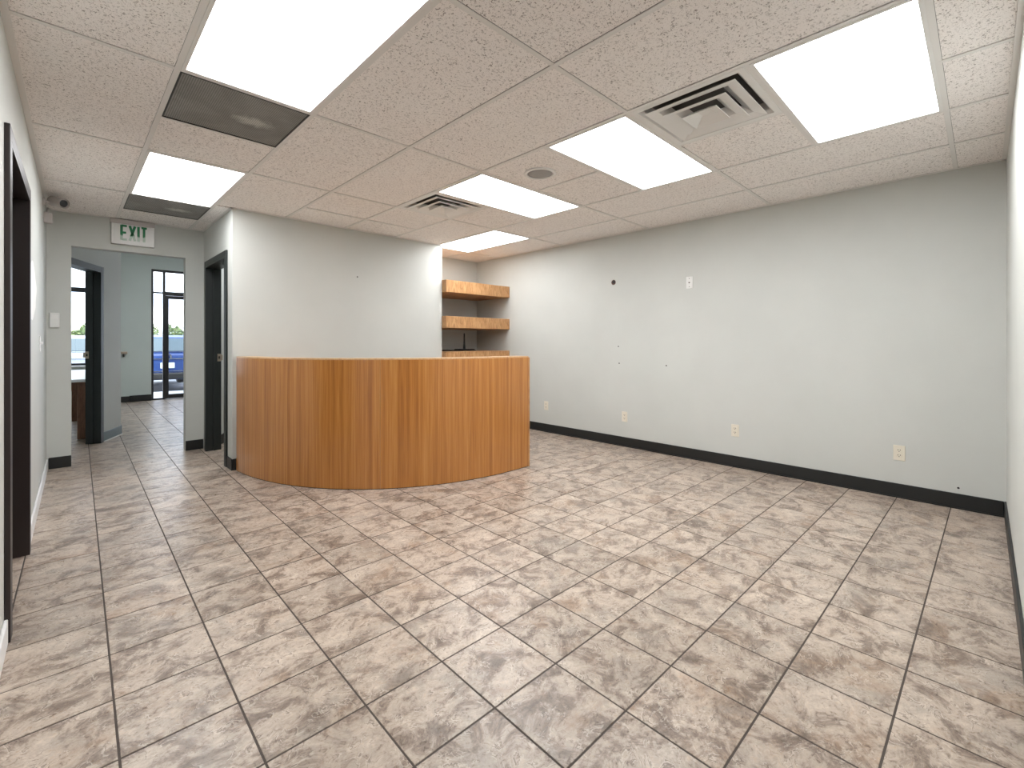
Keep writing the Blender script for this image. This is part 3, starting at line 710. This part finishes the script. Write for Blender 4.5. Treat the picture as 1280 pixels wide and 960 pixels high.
# ------------------------------------------------------------------ hall and office things
r = empty('wall_rail', (.69, FAC, .97)); tag(r, 'short grey ledge rail on the street wall beyond the passage', 'rail')
MB().box(-.17, .175, -.10, 0, 0, .045).build('ledge', M['steel'], r, bevel=.004)
for x in (-.12, .12): MB().box(x-.012, x+.012, -.07, 0, -.06, 0).build('bracket', M['alum'], r)
r = empty('office_table', (-.50, 8.7, 0)); tag(r, 'white topped table with brown wooden legs in the office', 'table')
MB().box(-.75, .72, -1.05, 1.6, .715, .75).build('tabletop', M['tabletop'], r, bevel=.004)
for x, y in ((.635, -.86), (.595, .98), (-.66, -.86), (-.66, .98)):
    lg = MB().box(x-.045, x+.045, y-.045, y+.045, 0, .7145).build('leg', M['wood_leg'], r, bevel=.004)
MB().box(-.60, .56, .95, .98, .55, .7145).build('apron', M['wood_leg'], r); MB().box(-.60, .58, -.88, -.85, .60, .7145).build('apron', M['wood_leg'], r)

# ------------------------------------------------------------------ outdoors
GZ = -.16
o = MB().box(-25, 30, FAC+.15, FAC+2.3, GZ-.3, -.03).build('pavement', M['concrete']); struct(o, 'pale concrete walkway outside the entrance', 'pavement')
o = MB().box(-60, 70, FAC+2.3, 90, GZ-.3, GZ).build('parking_lot', M['asphalt']); struct(o, 'pale sunlit parking lot outside the windows', 'ground')
def car(x, y, paint, label, plate=True):
    r = empty('car', (x, y, GZ)); tag(r, label, 'car', 'parked cars outside')
    hw = .92
    def extrude(prof, w0, w1=None):            # profile in (y,z); top narrower
        mbq = MB(); n = len(prof); zs = [p[1] for p in prof]; zl, zh = min(zs), max(zs); w1 = w1 or w0
        def wz(z): return w0+(w1-w0)*(z-zl)/(zh-zl)
        vs = [(-wz(z), yy, z) for yy, z in prof]+[(wz(z), yy, z) for yy, z in prof]
        mbq._add(vs, [tuple(range(n)), tuple(range(2*n-1, n-1, -1))]+[(i,(i+1)%n,n+(i+1)%n,n+i) for i in range(n)]); return mbq
    extrude([(.06,.34),(.0,.55),(.02,1.02),(.10,1.08),(3.3,1.08),(4.4,.98),(4.65,.80),(4.68,.34)], hw, hw-.04).build('body', paint, r, bevel=.05, seg=3)
    extrude([(.10,1.075),(.34,1.50),(.55,1.56),(2.3,1.56),(2.6,1.50),(3.35,1.075)], hw-.07, hw-.24).build('cabin', paint, r, bevel=.04, seg=3)
    mbw = MB()
    a = [(-.74,.105,1.12),(.74,.105,1.12),(.62,.315,1.46),(-.62,.315,1.46)]; nrm = Vector((0,-.86,.5))
    mbw._add([tuple(Vector(p)+nrm*.012) for p in a]+[tuple(Vector(p)-nrm*.02) for p in a], [(0,1,2,3),(7,6,5,4)]+[(i,(i+1)%4,4+(i+1)%4,4+i) for i in range(4)])
    mbw.build('rear_window', M['car_glass'], r)
    for sgn in (-1, 1):
        mbw = MB(); a = [(sgn*.845,.45,1.13),(sgn*.845,2.95,1.13),(sgn*.70,2.45,1.47),(sgn*.70,.62,1.47)]
        mbw._add([tuple(Vector(p)+Vector((sgn*.012,0,0))) for p in a]+[tuple(Vector(p)-Vector((sgn*.03,0,0))) for p in a], [(0,1,2,3),(7,6,5,4)]+[(i,(i+1)%4,4+(i+1)%4,4+i) for i in range(4)])
        mbw.build('side_window', M['car_glass'], r)
        MB().box(sgn*.80-.10, sgn*.80+.10, -.03, .12, .72, 1.00).build('tail_lamp', M['red'], r, bevel=.03)
        for yy in (.85, 3.7):
            tw = MB().lathe([(0,-.11),(.24,-.11),(.33,-.09),(.34,0),(.33,.09),(.24,.11),(0,.11)], 24, 'X', (sgn*.82, yy, .34)).build('wheel', M['rubber'], r)
            MB().lathe([(0,-.115),(.2,-.115),(.2,.115),(0,.115)], 16, 'X', (sgn*.82, yy, .34)).build('hub', M['chrome'], tw)
    MB().box(-.88, .88, -.10, .10, .36, .54).build('bumper', M['black'], r, bevel=.04)
    MB().box(-.62, .62, -.015, .02, .905, .925).build('chrome_strip', M['chrome'], r)
    MB().box(-.70, .70, -.015, .02, .575, .59).build('chrome_strip', M['chrome'], r)
    MB().box(-.155, .155, -.03, .01, .66, .81).build('number_plate', M['plate'], r, bevel=.004)
    MB().lathe([(.06,-.03),(.09,-.03),(.09,.0),(.06,.0),(.06,-.03)], 20, 'Y', (0,.0,.97)).build('badge', M['chrome'], r)
    MB().box(-.70, -.66, .6, 2.2, 1.585, 1.61).build('roof_rail', M['chrome'], r); MB().box(.66, .70, .6, 2.2, 1.585, 1.61).build('roof_rail', M['chrome'], r)
    return r
car(1.95, 15.4, M['car_blue'], 'dark blue car parked outside the glazed entrance')
car(-.15, 17.6, M['car_silver'], 'silver car parked outside the office window')
def tree(x, y, h, w_, seed, label):
    r = empty('tree', (x, y, GZ)); tag(r, label, 'tree', 'trees across the parking lot')
    rg = random.Random(seed)
    MB().lathe([(0,0),(.12,0),(.09,h*.5),(.05,h*.8),(0,h*.8)], 8).build('trunk', M['bark'], r)
    vs = []; fs = []
    lobes = [(rg.uniform(-.6,.6)*w_, rg.uniform(-.5,.5)*w_, h*rg.uniform(.3,.85), w_*rg.uniform(.35,.6)) for _ in range(14)]
    for k in range(2600):
        lx, ly, lz_, lr = rg.choice(lobes); d = Vector((rg.gauss(0,1), rg.gauss(0,1), rg.gauss(0,1))).normalized()*lr*rg.uniform(.55,1.05)
        c = Vector((lx, ly, max(.2, lz_))) + d; c.z = max(c.z, .1)
        a = Vector((rg.gauss(0,1), rg.gauss(0,1), rg.gauss(0,1))).normalized(); b = a.orthogonal().normalized(); s = rg.uniform(.05,.11)
        i = len(vs); vs += [tuple(c+a*s), tuple(c+b*s*.6), tuple(c-a*s), tuple(c-b*s*.6)]; fs.append((i,i+1,i+2,i+3))
    mbt = MB(); mbt._add(vs, fs); mbt.build('crown', M['leaf'], r)
for k, (x, y, h, w_, lab) in enumerate(((-1.9, 31, 2.35, 1.0, 'leafy tree seen at the left of the office window'), (.9, 31, 2.5, 1.0, 'leafy tree seen through the office window above the silver car'),
      (3.2, 35, 2.5, 1.0, 'leafy tree seen through the narrow sidelight'), (4.6, 31, 2.4, 1.0, 'leafy tree seen through the glass entrance door'), (7.8, 32, 2.6, 1.2, 'leafy tree at the right beyond the blue car'))):
    tree(x, y, h, w_, 11+k, lab)
